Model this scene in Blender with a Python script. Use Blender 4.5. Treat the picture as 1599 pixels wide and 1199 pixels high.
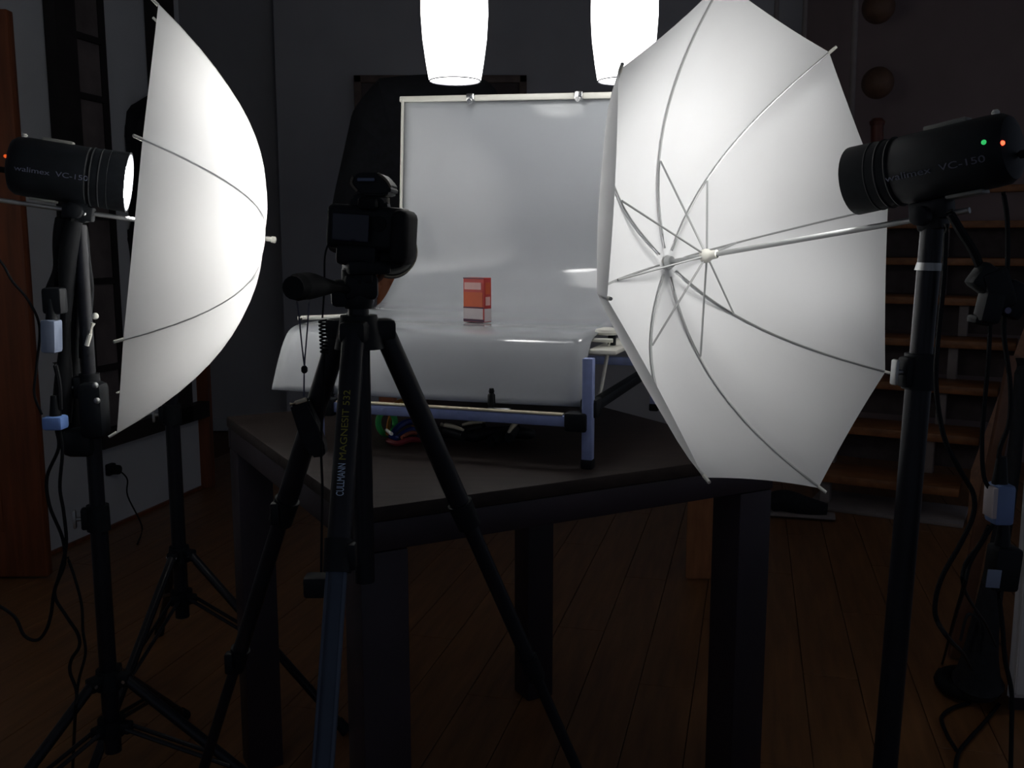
import bpy, bmesh, math, random
from math import sin, cos, pi, radians as R
from mathutils import Vector as V, Matrix

random.seed(7)
for o in list(bpy.data.objects): bpy.data.objects.remove(o)
SC = bpy.context.scene
COL = SC.collection

# ------------------------------------------------------------------ camera
H = 1.10; F = 1500.0; PITCH = math.atan(219/1500)
cam = bpy.data.cameras.new('camera'); co = bpy.data.objects.new('camera', cam); COL.objects.link(co)
co.location = (0, 0, H); co.rotation_euler = (pi/2-PITCH, 0, 0)
cam.sensor_width = 36; cam.lens = 36*F/1599; cam.clip_start = .02
SC.camera = co
# ------------------------------------------------------------------ world, exposure
W = bpy.data.worlds.new('world'); SC.world = W; W.use_nodes = True
W.node_tree.nodes['Background'].inputs[0].default_value = (.60, .68, .86, 1)
W.node_tree.nodes['Background'].inputs[1].default_value = .115
SC.view_settings.view_transform = 'Standard'; SC.view_settings.look = 'None'
SC.view_settings.gamma = 1; SC.view_settings.use_curve_mapping = False
SC.view_settings.exposure = 0.0
PENDANT_E = 4.6; BULB_E = 9.0; STROBE_L = 330.0; STROBE_R = 185.0

# ------------------------------------------------------------------ measuring helpers (pixel + real depth -> point)
def ray(x, y):
    u = (600-y)/F
    return V(((x-800)/F, cos(PITCH)+u*sin(PITCH), -sin(PITCH)+u*cos(PITCH)))
def U(x, y, Y):
    r = ray(x, y); return V((0, 0, H)) + r*(Y/r.y)
def G(x, y, z):
    r = ray(x, y); return V((0, 0, H)) + r*((z-H)/r.z)

# ------------------------------------------------------------------ materials
MATS = {}
def mat(name, col, rough=.6, metal=0., spec=.5, noise=0., scale=20., bump=0., emit=None, estr=0., stretch=None):
    if name in MATS: return MATS[name]
    m = bpy.data.materials.new(name); m.use_nodes = True; nt = m.node_tree; b = nt.nodes['Principled BSDF']
    b.inputs['Base Color'].default_value = (*col, 1); b.inputs['Roughness'].default_value = rough
    b.inputs['Metallic'].default_value = metal; b.inputs['Specular IOR Level'].default_value = spec
    if emit: b.inputs['Emission Color'].default_value = (*emit, 1); b.inputs['Emission Strength'].default_value = estr
    if noise or bump:
        tc = nt.nodes.new('ShaderNodeTexCoord'); mp = nt.nodes.new('ShaderNodeMapping'); n = nt.nodes.new('ShaderNodeTexNoise')
        n.inputs['Scale'].default_value = scale; n.inputs['Detail'].default_value = 5
        if stretch: mp.inputs['Scale'].default_value = stretch
        nt.links.new(tc.outputs['Object'], mp.inputs[0]); nt.links.new(mp.outputs[0], n.inputs['Vector'])
        if noise:
            r = nt.nodes.new('ShaderNodeValToRGB')
            r.color_ramp.elements[0].position = .3; r.color_ramp.elements[1].position = .7
            r.color_ramp.elements[0].color = (*[c*(1-noise) for c in col], 1)
            r.color_ramp.elements[1].color = (*[min(1, c*(1+noise)) for c in col], 1)
            nt.links.new(n.outputs[0], r.inputs[0]); nt.links.new(r.outputs[0], b.inputs['Base Color'])
        if bump:
            bp = nt.nodes.new('ShaderNodeBump'); bp.inputs['Strength'].default_value = bump; bp.inputs['Distance'].default_value = .002
            nt.links.new(n.outputs[0], bp.inputs['Height']); nt.links.new(bp.outputs[0], b.inputs['Normal'])
    MATS[name] = m; return m

black = mat('black_plastic', (.008, .010, .013), .50, 0., .22, noise=.2, scale=40)
blackm = mat('black_enamel_metal', (.010, .011, .016), .36, .0, .3, noise=.15, scale=30)
blackf = mat('black_fabric', (.008, .009, .013), .9, noise=.35, scale=60, bump=.4)
rubber = mat('black_rubber', (.007, .008, .010), .7, 0., .2, noise=.2)
alu = mat('blue_grey_aluminium', (.34, .41, .72), .42, .3, noise=.08, scale=60)
chrome = mat('chrome', (.75, .75, .74), .22, 1., noise=.05)
steelm = mat('satin_rib_metal', (.42, .43, .43), .38, .8, noise=.05)
whitep = mat('white_plastic', (.78, .77, .70), .4, noise=.04)
cream = mat('cream_plastic', (.70, .62, .46), .5, noise=.08)
bluew = mat('pale_blue_plastic', (.22, .27, .38), .5, noise=.08)
wallm = mat('grey_white_plaster', (.60, .62, .64), .9, noise=.05, scale=3, bump=.15)
wallb = mat('back_wall_plaster', (.62, .62, .64), .9, noise=.06, scale=3, bump=.15)
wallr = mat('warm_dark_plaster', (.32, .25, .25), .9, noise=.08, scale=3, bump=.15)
ceilm = mat('ceiling_paint', (.5, .5, .5), .9, noise=.03)
floorm = mat('laminate_floor', (.215, .098, .036), .42, noise=.28, scale=6, stretch=(6, .6, 1), bump=.05)
floorj = mat('floor_joint', (.13, .054, .02), .7, noise=.1)
doorm = mat('red_brown_door_wood', (.19, .055, .018), .5, noise=.3, scale=5, stretch=(8, 8, .6))
stairw = mat('orange_stair_wood', (.32, .13, .045), .5, noise=.25, scale=8, stretch=(1, 6, 6))
stairg = mat('pale_stair_block', (.30, .26, .25), .7, noise=.1)
tablem = mat('dark_walnut_veneer', (.024, .016, .014), .6, 0., .3, noise=.3, scale=8, stretch=(1, 8, 8), bump=.05)
tabled = mat('black_brown_table_frame', (.022, .014, .022), .5, noise=.25, scale=8)
darkw = mat('black_brown_wood', (.016, .012, .012), .6, noise=.3, scale=10)
brownp = mat('dark_brown_panel', (.15, .125, .12), .7, noise=.35, scale=7)
redp = mat('red_card', (.42, .03, .025), .5, noise=.08)
orangep = mat('orange_card', (.50, .075, .015), .5, noise=.1)
whitec = mat('white_card', (.50, .44, .45), .5, noise=.05)
darkc = mat('dark_print', (.06, .02, .05), .5, noise=.1)
palep = mat('pale_pink_print', (.62, .36, .34), .5, noise=.1)
greenp = mat('green_plastic', (.06, .62, .14), .5, noise=.1)
orangec = mat('orange_cord', (.62, .23, .02), .6, noise=.2)
bluec = mat('dark_blue_cord', (.01, .03, .22), .5, noise=.2)
redc = mat('dark_red_cord', (.22, .02, .03), .6, noise=.2)
textw = mat('pale_blue_lettering', (.62, .76, .95), .5, noise=.03)
textg = mat('grey_lettering', (.11, .12, .17), .5, noise=.03)
texty = mat('dull_yellow_lettering', (.30, .27, .03), .5, noise=.03)
orangew = mat('orange_brown_wood', (.36, .12, .05), .5, noise=.25, scale=9)
glassd = mat('dark_glass', (.012, .014, .03), .12, noise=.02)
ledr = mat('red_light', (1, .05, .02), .4, emit=(1, .05, .02), estr=6, noise=.01)
ledg = mat('green_light', (.05, .8, .2), .4, emit=(.05, .8, .2), estr=.6, noise=.01)
ledo = mat('dim_orange_light', (1, .15, .02), .4, emit=(1, .12, .02), estr=.7, noise=.01)
shade = mat('lit_opal_glass', (.9, .9, .9), .25, emit=(1, .99, .97), estr=PENDANT_E, noise=.01)
bulbm = mat('lit_bulb', (1, 1, 1), .3, emit=(1, .98, .95), estr=BULB_E, noise=.01)
lampl = mat('lit_modelling_lamp', (1, 1, 1), .3, emit=(1, .97, .92), estr=STROBE_L, noise=.01)
lampr = mat('lit_modelling_lamp_far', (1, 1, 1), .3, emit=(1, .98, .95), estr=STROBE_R, noise=.01)

def cloth(name, col, tr):
    m = bpy.data.materials.new(name); m.use_nodes = True; nt = m.node_tree; nt.nodes.remove(nt.nodes['Principled BSDF'])
    out = nt.nodes['Material Output']
    d = nt.nodes.new('ShaderNodeBsdfDiffuse'); t = nt.nodes.new('ShaderNodeBsdfTranslucent'); g = nt.nodes.new('ShaderNodeBsdfGlossy')
    n = nt.nodes.new('ShaderNodeTexNoise'); n.inputs['Scale'].default_value = 9; tc = nt.nodes.new('ShaderNodeTexCoord')
    mx = nt.nodes.new('ShaderNodeMixRGB'); mx.inputs[1].default_value = (*col, 1); mx.inputs[2].default_value = (*[c*.94 for c in col], 1)
    nt.links.new(tc.outputs['Object'], n.inputs['Vector']); nt.links.new(n.outputs[0], mx.inputs[0])
    for s in (d, t): nt.links.new(mx.outputs[0], s.inputs['Color'])
    g.inputs['Roughness'].default_value = .38; g.inputs['Color'].default_value = (.9, .92, .95, 1)
    a = nt.nodes.new('ShaderNodeMixShader'); a.inputs[0].default_value = tr
    b = nt.nodes.new('ShaderNodeMixShader'); b.inputs[0].default_value = .07
    nt.links.new(d.outputs[0], a.inputs[1]); nt.links.new(t.outputs[0], a.inputs[2])
    nt.links.new(a.outputs[0], b.inputs[1]); nt.links.new(g.outputs[0], b.inputs[2]); nt.links.new(b.outputs[0], out.inputs[0])
    MATS[name] = m; return m
canopym = cloth('white_translucent_nylon', (.80, .81, .82), .42)
def plexi():
    m = mat('white_translucent_sheet', (.40, .42, .445), .11, noise=.02, scale=4)
    b = m.node_tree.nodes['Principled BSDF']; b.inputs['Specular IOR Level'].default_value = .5
    b.inputs['Coat Weight'].default_value = 0.
    return m
sheetm = plexi()

# ------------------------------------------------------------------ mesh helpers
def _add(bm, geo_fn, M=None):
    tmp = bmesh.new(); geo_fn(tmp)
    if M is not None: bmesh.ops.transform(tmp, matrix=M, verts=tmp.verts)
    me = bpy.data.meshes.new('t'); tmp.to_mesh(me); tmp.free(); bm.from_mesh(me); bpy.data.meshes.remove(me)
def box(bm, c, s, rot=None, bev=0., seg=2):
    def g(t):
        bmesh.ops.create_cube(t, size=1); bmesh.ops.scale(t, vec=s, verts=t.verts)
        if bev: bmesh.ops.bevel(t, geom=t.edges[:], offset=min(bev, min(s)*.45), segments=seg, affect='EDGES', profile=.5)
    M = Matrix.Translation(V(c)) @ ((rot if rot is not None else Matrix.Identity(3)).to_4x4())
    _add(bm, g, M); return bm
def rings(bm, frames, n, caps=True, close=False):
    """frames: list of (centre, e1, e2, r1, r2)"""
    rs = []
    for c, e1, e2, a, b in frames:
        rs.append([bm.verts.new(c + e1*(a*cos(2*pi*k/n)) + e2*(b*sin(2*pi*k/n))) for k in range(n)])
    m = len(rs)
    for i in range(m if close else m-1):
        A, B = rs[i], rs[(i+1) % m]
        for k in range(n): bm.faces.new((A[k], A[(k+1) % n], B[(k+1) % n], B[k]))
    if caps and not close:
        bm.faces.new(rs[0][::-1]); bm.faces.new(rs[-1])
    return rs
def basis(d):
    d = d.normalized(); a = V((0, 0, 1)) if abs(d.z) < .9 else V((1, 0, 0))
    e1 = d.cross(a).normalized(); return e1, e1.cross(d).normalized()
def cyl(bm, p0, p1, r0, r1=None, n=14):
    p0, p1 = V(p0), V(p1); e1, e2 = basis(p1-p0); r1 = r0 if r1 is None else r1
    rings(bm, [(p0, e1, e2, r0, r0), (p1, e1, e2, r1, r1)], n); return bm
def spin(bm, p0, ax, prof, n=28, caps=True):
    """prof: list of (distance along ax, radius)"""
    ax = ax.normalized(); e1, e2 = basis(ax)
    rings(bm, [(p0+ax*a, e1, e2, max(r, 1e-4), max(r, 1e-4)) for a, r in prof], n, caps); return bm
def smooth_pts(P, sub=6):
    P = [V(p) for p in P]; out = []
    for i in range(len(P)-1):
        p0 = P[i-1] if i else P[0]*2-P[1]; p1, p2 = P[i], P[i+1]; p3 = P[i+2] if i+2 < len(P) else P[-1]*2-P[-2]
        for k in range(sub):
            t = k/sub
            out.append(.5*((2*p1)+(p2-p0)*t+(2*p0-5*p1+4*p2-p3)*t*t+(3*p1-p0-3*p2+p3)*t**3))
    out.append(P[-1]); return out
def tube(bm, P, r, n=8, sub=6, rfun=None, flat=1.):
    S = smooth_pts(P, sub) if sub > 1 else [V(p) for p in P]
    fr = []; e1 = None
    for i, p in enumerate(S):
        d = (S[min(i+1, len(S)-1)]-S[max(i-1, 0)])
        if d.length < 1e-9: d = V((0, 0, 1))
        d.normalize()
        if e1 is None: e1, e2 = basis(d)
        else:
            e1 = (e1-d*e1.dot(d)).normalized(); e2 = d.cross(e1)
        rr = r*(rfun(i/(len(S)-1)) if rfun else 1); fr.append((p, e1.copy(), e2.copy(), rr, rr*flat))
    rings(bm, fr, n); return bm
def torus(bm, c, ax, R0, r, n=32, m=8, squash=1.):
    e1, e2 = basis(V(ax)); a = V(ax).normalized(); fr = []
    for k in range(n):
        t = 2*pi*k/n; d = e1*cos(t)+e2*sin(t)*squash; fr.append((V(c)+d*R0, d.normalized(), a, r, r))
    rings(bm, fr, m, close=True); return bm
def grid(bm, rows, both=None):
    vs = [[bm.verts.new(p) for p in r] for r in rows]
    for i in range(len(vs)-1):
        for j in range(len(vs[0])-1): bm.faces.new((vs[i][j], vs[i][j+1], vs[i+1][j+1], vs[i+1][j]))
    return vs
def prism(bm, poly, d):
    """poly: list of points, extruded by vector d"""
    a = [bm.verts.new(V(p)) for p in poly]; b = [bm.verts.new(V(p)+d) for p in poly]; n = len(a)
    bm.faces.new(a[::-1]); bm.faces.new(b)
    for i in range(n): bm.faces.new((a[i], a[(i+1) % n], b[(i+1) % n], b[i]))
    return bm
def N(): return bmesh.new()

def origin_of(o):
    p = V((0, 0, 0))
    while o: p += o.location; o = o.parent
    return p
def obj(name, bm, m, parent=None, label=None, loc=None, sm=True, recalc=True):
    """links a bmesh given in world coordinates as one object"""
    if recalc: bmesh.ops.recalc_face_normals(bm, faces=bm.faces)
    base = origin_of(parent) if parent else V((0, 0, 0))
    if parent is None:
        if loc is None:
            xs = [v.co for v in bm.verts]
            loc = V(((min(p.x for p in xs)+max(p.x for p in xs))/2, (min(p.y for p in xs)+max(p.y for p in xs))/2, min(p.z for p in xs)))
        off = V(loc)
    else: off = base
    for v in bm.verts: v.co -= off
    me = bpy.data.meshes.new(name); bm.to_mesh(me); bm.free()
    o = bpy.data.objects.new(name, me); COL.objects.link(o); me.materials.append(m)
    if sm:
        for p in me.polygons: p.use_smooth = True
        me.set_sharp_from_angle(angle=R(38))
    if parent: o.parent = parent
    else: o.location = off
    if label: o['label'] = label
    return o
def tag(o, label, cat, group=None):
    o['label'] = label; o['category'] = cat
    if group: o['group'] = group
    return o
def thing(name, loc, label, cat, group=None):
    o = bpy.data.objects.new(name, None); COL.objects.link(o); o.location = loc; o.empty_display_size = .05
    return tag(o, label, cat, group)
def struct(name, bm, m, parent=None, **k):
    o = obj(name, bm, m, parent, **k)
    if parent is None: o['kind'] = 'structure'
    return o
def text(name, body, origin, xdir, updir, size, m, parent, label=None, length=None, push=.0006):
    cu = bpy.data.curves.new(name, 'FONT'); cu.body = body; cu.size = size; cu.extrude = .0002
    cu.align_x = 'CENTER'; cu.align_y = 'CENTER'
    tmp = bpy.data.objects.new(name+'_t', cu); COL.objects.link(tmp)
    bpy.context.view_layer.update(); dg = bpy.context.evaluated_depsgraph_get()
    me = bpy.data.meshes.new_from_object(tmp.evaluated_get(dg)); bpy.data.objects.remove(tmp)
    x = xdir.normalized(); z = x.cross(updir).normalized(); y = z.cross(x)
    w = max(v.co.x for v in me.vertices)-min(v.co.x for v in me.vertices); s = length/w if length else 1
    base = origin_of(parent)
    for v in me.vertices: v.co = origin + x*(v.co.x*s) + y*v.co.y + z*(v.co.z+push) - base
    me.materials.clear(); me.materials.append(m)
    o = bpy.data.objects.new(name, me); COL.objects.link(o); o.parent = parent
    if label: o['label'] = label
    return o

# ================================================================== ROOM
fl = N(); box(fl, (.2, 3, -.03), (9, 9, .04)); floor = struct('floor', fl, floorj, loc=(0, 0, 0))
WD = V((.2425, .970, 0))       # direction of the left wall
pw, pl = .135, 1.25
pm = N(); box(pm, (0, 0, 0), (pw-.0018, pl-.0018, .01), bev=.0008, seg=1)
pme = None
ang = math.atan2(WD.x, WD.y)
for i in range(-15, 19):
    for j in range(-1, 5):
        off = (i*.47) % 1.25
        lx, ly = i*pw, j*pl+off
        x = lx*cos(ang)+ly*sin(ang)-.5; y = -lx*sin(ang)+ly*cos(ang)+.4
        if y > 5.9 or y < -.2 or x < -2.6 or x > 2.7: continue
        if pme is None:
            o = obj('plank', pm.copy(), floorm, floor); pme = o.data
        else:
            o = bpy.data.objects.new('plank', pme); COL.objects.link(o); o.parent = floor
        o.location = (x, y, -.005); o.rotation_euler = (0, 0, -ang)

b = N(); prism(b, [V((-3.2, -1, 2.7)), V((3.6, -1, 2.7)), V((3.6, 6.2, 2.7)), V((-3.2, 6.2, 2.7))], V((0, 0, .05)))
struct('ceiling', b, ceilm)
w0 = V((-1.655, 3.30, 0)) - WD*3.6; w1 = V((-1.415, 4.262, 0)); wn = V((-WD.y, WD.x, 0))*.14
b = N(); prism(b, [w0, w1, w1+wn, w0+wn], V((0, 0, 2.7))); struct('wall_left', b, wallm)
b = N(); e = w1 + WD*.005; t0 = V((.02, 0, 0))
jd = V((.052, 0, 0))
prism(b, [e+V((-.14, 0, 0)), e+V((.0, 0, 0))+jd*.9, e+jd*.9+V((0, .05, 0)), e+V((-.14, .05, 0))], V((0, 0, 1.72))); struct('trim_1', b, doorm)
b = N(); prism(b, [V((-3.2, 5.63, 0)), V((3.6, 5.63, 0)), V((3.6, 5.78, 0)), V((-3.2, 5.78, 0))], V((0, 0, 2.7))); wall_back = struct('wall_back', b, wallb)
xc = U(437, 300, 5.5).x
b = N(); prism(b, [V((xc, 5.50, 0)), V((1.15, 5.50, 0)), V((1.15, 5.629, 0)), V((xc, 5.629, 0))], V((0, 0, 2.7))); struct('trim_2', b, wallb)
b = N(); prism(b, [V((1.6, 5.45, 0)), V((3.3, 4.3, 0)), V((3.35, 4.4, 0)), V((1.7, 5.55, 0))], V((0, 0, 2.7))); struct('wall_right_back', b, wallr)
b = N(); prism(b, [V((-3.2, -.99, 0)), V((-3.05, -.99, 0)), V((-3.05, 5.62, 0)), V((-3.2, 5.62, 0))], V((0, 0, 2.7))); struct('wall_far_left', b, wallb)
b = N(); prism(b, [V((-1.6-.8, 5.61, 0)), V((xc, 5.61, 0)), V((xc, 5.629, 0)), V((-2.4, 5.629, 0))], V((0, 0, .07))); struct('baseboard_back', b, wallm)
# low white cabinet at the right edge, dark plinth
q = G(1571, 1112, 0)
cbn = thing('low_cabinet', q+V((.3, .2, 0)), 'low white cabinet with a dark plinth at the right edge of the floor', 'cabinet')
whm = mat('white_lacquer', (.62, .60, .60), .6, noise=.05, scale=4)
b = N(); prism(b, [q+V((0, 0, .035)), q+V((.6, -.06, .035)), q+V((.84, .34, .035)), q+V((.25, .42, .035))], V((0, 0, .585))); bmesh.ops.bevel(b, geom=b.edges[:], offset=.004, segments=2, affect='EDGES'); obj('body', b, whm, cbn)
b = N(); prism(b, [q+V((.012, .012, 0)), q+V((.59, -.046, 0)), q+V((.82, .33, 0)), q+V((.25, .40, 0))], V((0, 0, .034))); obj('plinth', b, tabled, cbn)
b = N(); prism(b, [q+V((.01, -.001, .05)), q+V((.29, -.029, .05)), q+V((.289, -.045, .05)), q+V((.009, -.017, .05))], V((0, 0, .57))); bmesh.ops.bevel(b, geom=b.edges[:], offset=.003, segments=2, affect='EDGES'); cd_ = obj('door', b, whm, cbn)
b = N(); p = q+V((.25, -.045, .40)); cyl(b, p, p+V((0, -.02, 0)), .008); obj('knob', b, chrome, cd_)
b = N(); prism(b, [w0-wn*.0+V((WD.y, -WD.x, 0))*.012, w1+V((WD.y, -WD.x, 0))*.012, w1, w0], V((0, 0, .012))); struct('baseboard_left', b, doorm)

# open wooden door on the left
q = G(75, 905, 0); zt = U(14, 14, q.y).z
b = N(); box(b, (q.x-.41, q.y+.02, zt/2+.004), (.82, .04, zt-.008), bev=.004); dr = struct('door_1', b, doorm, loc=(q.x-.41, q.y+.02, 0))
for zz, hh in ((.52, .72), (1.42, .82)):
    b = N(); box(b, (q.x-.41, q.y-.002, zz), (.56, .008, hh), bev=.004); obj('panel', b, doorm, dr)
b = N(); cyl(b, (q.x-.76, q.y, 1.02), (q.x-.76, q.y-.05, 1.02), .01); cyl(b, (q.x-.765, q.y-.045, 1.02), (q.x-.65, q.y-.045, 1.02), .009); obj('handle', b, chrome, dr)

# ------------------------------------------------------------------ dark rack unit on the left wall
def wallpt(px, z, outd=0.):
    """point on the left wall plane seen at pixel column px at height z"""
    best = None
    for k in range(400):
        Y = 2.4+k*.006; X = -1.655+.25*(Y-3.30); P = V((X, Y, z))
        d = Y*cos(PITCH)-(z-H)*sin(PITCH); c = 800+F*X/d
        if best is None or abs(c-px) < best[0]: best = (abs(c-px), P)
    return best[1]+V((WD.y, -WD.x, 0))*outd
rk = thing('wall_rack', wallpt(92, .40), 'tall black-brown wall rack with posts and small shelves, on the white left wall', 'shelf')
def post(px0, px1, z0, z1, name, dep=.05, m=darkw, zr=1.7):
    a = wallpt(px0, zr); c = wallpt(px1, zr); a.z = c.z = z0
    o = V((WD.y, -WD.x, 0)); b = N(); prism(b, [a+o*.003, c+o*.003, c+o*dep, a+o*dep], V((0, 0, z1-z0))); return obj(name, b, m, rk)
post(72, 106, .37, 2.55, 'post'); post(153, 164, .36, 2.55, 'post', .018); post(231, 262, .33, 2.55, 'post')
post(106, 154, .38, 2.55, 'back_panel', .014, brownp)
for z in (.62, .95, 1.19, 1.62, 1.83, 2.02): post(106, 153.5, z, z+.022, 'shelf', .03)
post(107, 290, .33, .40, 'bottom_rail', .05)
# dark coat hanging from the rack's far post
def slab(px, Y, th, name, m, parent=None, bulge=.02):
    """closed cushion-like solid from an outline measured at depth Y"""
    P = smooth_pts([U(x, y, Y) for x, y in px]+[U(*px[0], Y)], 3)[:-1]
    c = sum(P, V())/len(P); b = N(); n = len(P); prev = None; front = []
    for s, yo in ((1, th*.25), (.93, -th*.1), (.7, -th*.38), (.35, -th*.5)):
        front.append([b.verts.new(c+(p-c)*s+V((0, yo-.0, 0))+V((0, -bulge*.3*sin(k*1.7+s*3)*s*(1-s)*3, 0))) for k, p in enumerate(P)])
    back = [b.verts.new(c+(p-c)*.93+V((0, th*.5, 0))) for p in P]
    for A, B in zip(front, front[1:]):
        for k in range(n): b.faces.new((A[k], A[(k+1) % n], B[(k+1) % n], B[k]))
    for k in range(n): b.faces.new((back[k], back[(k+1) % n], front[0][(k+1) % n], front[0][k]))
    b.faces.new(front[-1]); b.faces.new(back[::-1]); return obj(name, b, m, parent)
yc = wallpt(235, 1.4).y-.12
tag(slab([(252, 135), (228, 148), (208, 160), (195, 168), (199, 178), (206, 188), (200, 215), (190, 250), (192, 300), (200, 345), (212, 360), (200, 450), (183, 449), (190, 460), (196, 512), (230, 520), (262, 500), (270, 300), (268, 160)], yc, .09, 'hanging_coat', blackf),
    'black coat hanging on the left wall, mostly behind the left umbrella', 'coat')
sk = thing('wall_socket', wallpt(172, .28), 'small black wall socket with a plug, low on the white left wall', 'socket')
sp = U(172, 733, wallpt(172, .28).y-.01); sn = V((WD.y, -WD.x, 0))
b = N(); box(b, sp, (.045, .045, .03), Matrix.Rotation(-ang, 3, 'Z') @ Matrix.Rotation(pi/2, 3, 'Y'), bev=.006); obj('plate', b, black, sk)
b = N(); spin(b, sp+sn*.012, sn, [(0, .02), (.03, .018), (.035, .01)]); obj('plug', b, rubber, sk)
b = N(); g0 = sp+sn*.04; tube(b, [g0, g0+V((.01, .05, -.05)), G(200, 775, .12), G(222, 822, .006), G(215, 850, .006)], .003); tag(obj('extension_cord', b, rubber), 'thin black cord running from the low wall socket to the floor', 'cord')

# ------------------------------------------------------------------ framed picture on the back wall
pc = thing('picture_frame', U(688, 300, 5.45), 'dark picture in a thin brown frame on the grey back wall, behind the white backdrop', 'picture')
a0 = U(553, 118, 5.47); a1 = U(823, 118, 5.47); zb = U(688, 420, 5.47).z
cx, wd_, hh = (a0.x+a1.x)/2, a1.x-a0.x, a0.z-zb
b = N(); box(b, (cx, 5.485, a0.z-hh/2), (wd_-.06, .012, hh-.06)); obj('canvas', b, mat('dark_violet_canvas', (.14, .11, .105), .8, noise=.3, scale=3), pc)
b = N()
for s in (-1, 1): box(b, (cx+s*(wd_/2-.02), 5.478, a0.z-hh/2), (.04, .035, hh), bev=.004); box(b, (cx, 5.478, a0.z-hh/2+s*(hh/2-.02)), (wd_, .035, .04), bev=.004)
obj('frame', b, mat('brown_frame_wood', (.19, .135, .11), .5, noise=.2), pc)

# ------------------------------------------------------------------ jacket on a wooden valet behind the table
YV = 2.95
vl = thing('clothes_valet', (U(612, 500, YV).x, YV, 0), 'orange-brown wooden clothes valet behind the camera and white backdrop', 'clothes stand')
vx = U(603, 455, YV).x
b = N(); tube(b, [U(604, 395, YV), U(603, 455, YV), V((vx, YV, .5)), V((vx, YV, .02))], .028, n=12); obj('post', b, orangew, vl)
b = N(); tube(b, [U(552, 405, YV), U(556, 436, YV), U(575, 452, YV), U(600, 446, YV), U(622, 418, YV)], .026, n=12); obj('yoke', b, orangew, vl)
b = N(); cyl(b, (vx, YV, 0), (vx, YV, .05), .048, .034, n=28); obj('base', b, orangew, vl)
b = N(); box(b, U(660, 180, YV+.03), (.42, .02, .03), bev=.008); cyl(b, U(655, 180, YV+.03), V((vx+.02, YV+.03, U(603, 400, YV).z)), .012); obj('hanger', b, orangew, vl)
tag(slab([(590, 119), (571, 140), (549, 170), (541, 200), (530, 250), (519, 300), (511, 345), (508, 385), (530, 398), (600, 404), (700, 402), (780, 398), (800, 340), (795, 220), (780, 150), (755, 121), (700, 113), (640, 114)], YV-.06, .16, 'draped_jacket', blackf),
    'large black jacket draped over the valet, left of the white backdrop', 'jacket')

# ------------------------------------------------------------------ staircase
st = thing('staircase', (1.6, 4.0, 0), 'open staircase with orange wooden treads, right of the right umbrella', 'staircase')
R0 = V((1.77, 3.70, 0)); sw = V((-.872, .489, 0)); sa = V((.489, .872, 0)); ST = .55
rotS = Matrix.Rotation(math.atan2(-sw.y, -sw.x), 3, 'Z')
for k in range(9):
    z = .125+k*.178; base = R0 + sa*(k*.185) + V((.045*k, -.02*k, 0)); wdt = ST+.07*k
    c = base + sw*(wdt/2) + sa*.11
    b = N(); box(b, (c.x, c.y, z), (wdt, .25, .035), rotS, bev=.005); obj('tread', b, stairw, st)
    for fr in (.02, .72/(1+.1*k)):
        c2 = base + sw*(wdt*(1-fr)-.02) + sa*.05
        if fr > .5: c2 = base + sw*(.16+.03*k) + sa*.05
        hh = .178-.035 if k else .105
        b = N(); box(b, (c2.x, c2.y, z-.0175-hh/2), (.04, .05, hh), rotS, bev=.003); obj('riser_block', b, stairg, st)
    if k:
        c3 = base + sw*(wdt/2) + sa*.20
        b = N(); box(b, (c3.x, c3.y, z-.09), (wdt-.02, .012, .14), rotS); obj('riser_board', b, mat('dark_riser', (.11, .085, .085), .8, noise=.2), st)
b = N(); c = R0+sw*(ST/2)+sa*.08; box(b, (c.x, c.y, .008), (ST+.05, .3, .015), rotS, bev=.002); obj('base_plate', b, stairg, st)
for s_, w_ in ((R0+V((.03, -.02, 0)), 1),):
    b = N(); p0 = s_; p1 = s_+sa*1.6+V((.36, -.16, 0))
    prism(b, [p0+V((0, 0, .0)), p0+V((0, 0, .22)), p1+V((0, 0, 1.75)), p1+V((0, 0, 1.5))], V((.03, .016, 0))); obj('stringer', b, stairw, st)
for n_, (px, py) in enumerate(((1213, 100), (1257, 110), (1334, 165))):
    Yb = 4.5+.02*n_; top = U(px+4, -60, Yb); bot = U(px-6, py+60, Yb)
    b = N(); cyl(b, bot, V((top.x, top.y, 2.69)), .011 if n_ < 2 else .014); obj('baluster', b, stairg, st)
b = N(); cyl(b, U(1370, 300, 4.4), U(1370, 196, 4.4), .027); spin(b, U(1370, 196, 4.4), V((0, 0, 1)), [(0, .03), (.015, .034), (.03, .02)]); obj('newel_post', b, mat('red_wood', (.13, .035, .02), .5, noise=.2), st)
for k, (px, py) in enumerate(((1371, 130), (1372, 12))):
    p = U(px, py, 4.72 if k else 4.75); b = N(); bmesh.ops.create_uvsphere(b, u_segments=20, v_segments=12, radius=.075, matrix=Matrix.Translation(p))
    cyl(b, p, p+V((.05, .16, 0)), .02)
    tag(obj('wall_ornament', b, mat('brown_knob_wood', (.17, .09, .055), .6, noise=.2)), ['round brown wooden wall ornament above the right flash head, lower of two', 'round brown wooden wall ornament at the top edge, upper of two'][k], 'ornament')

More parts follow.
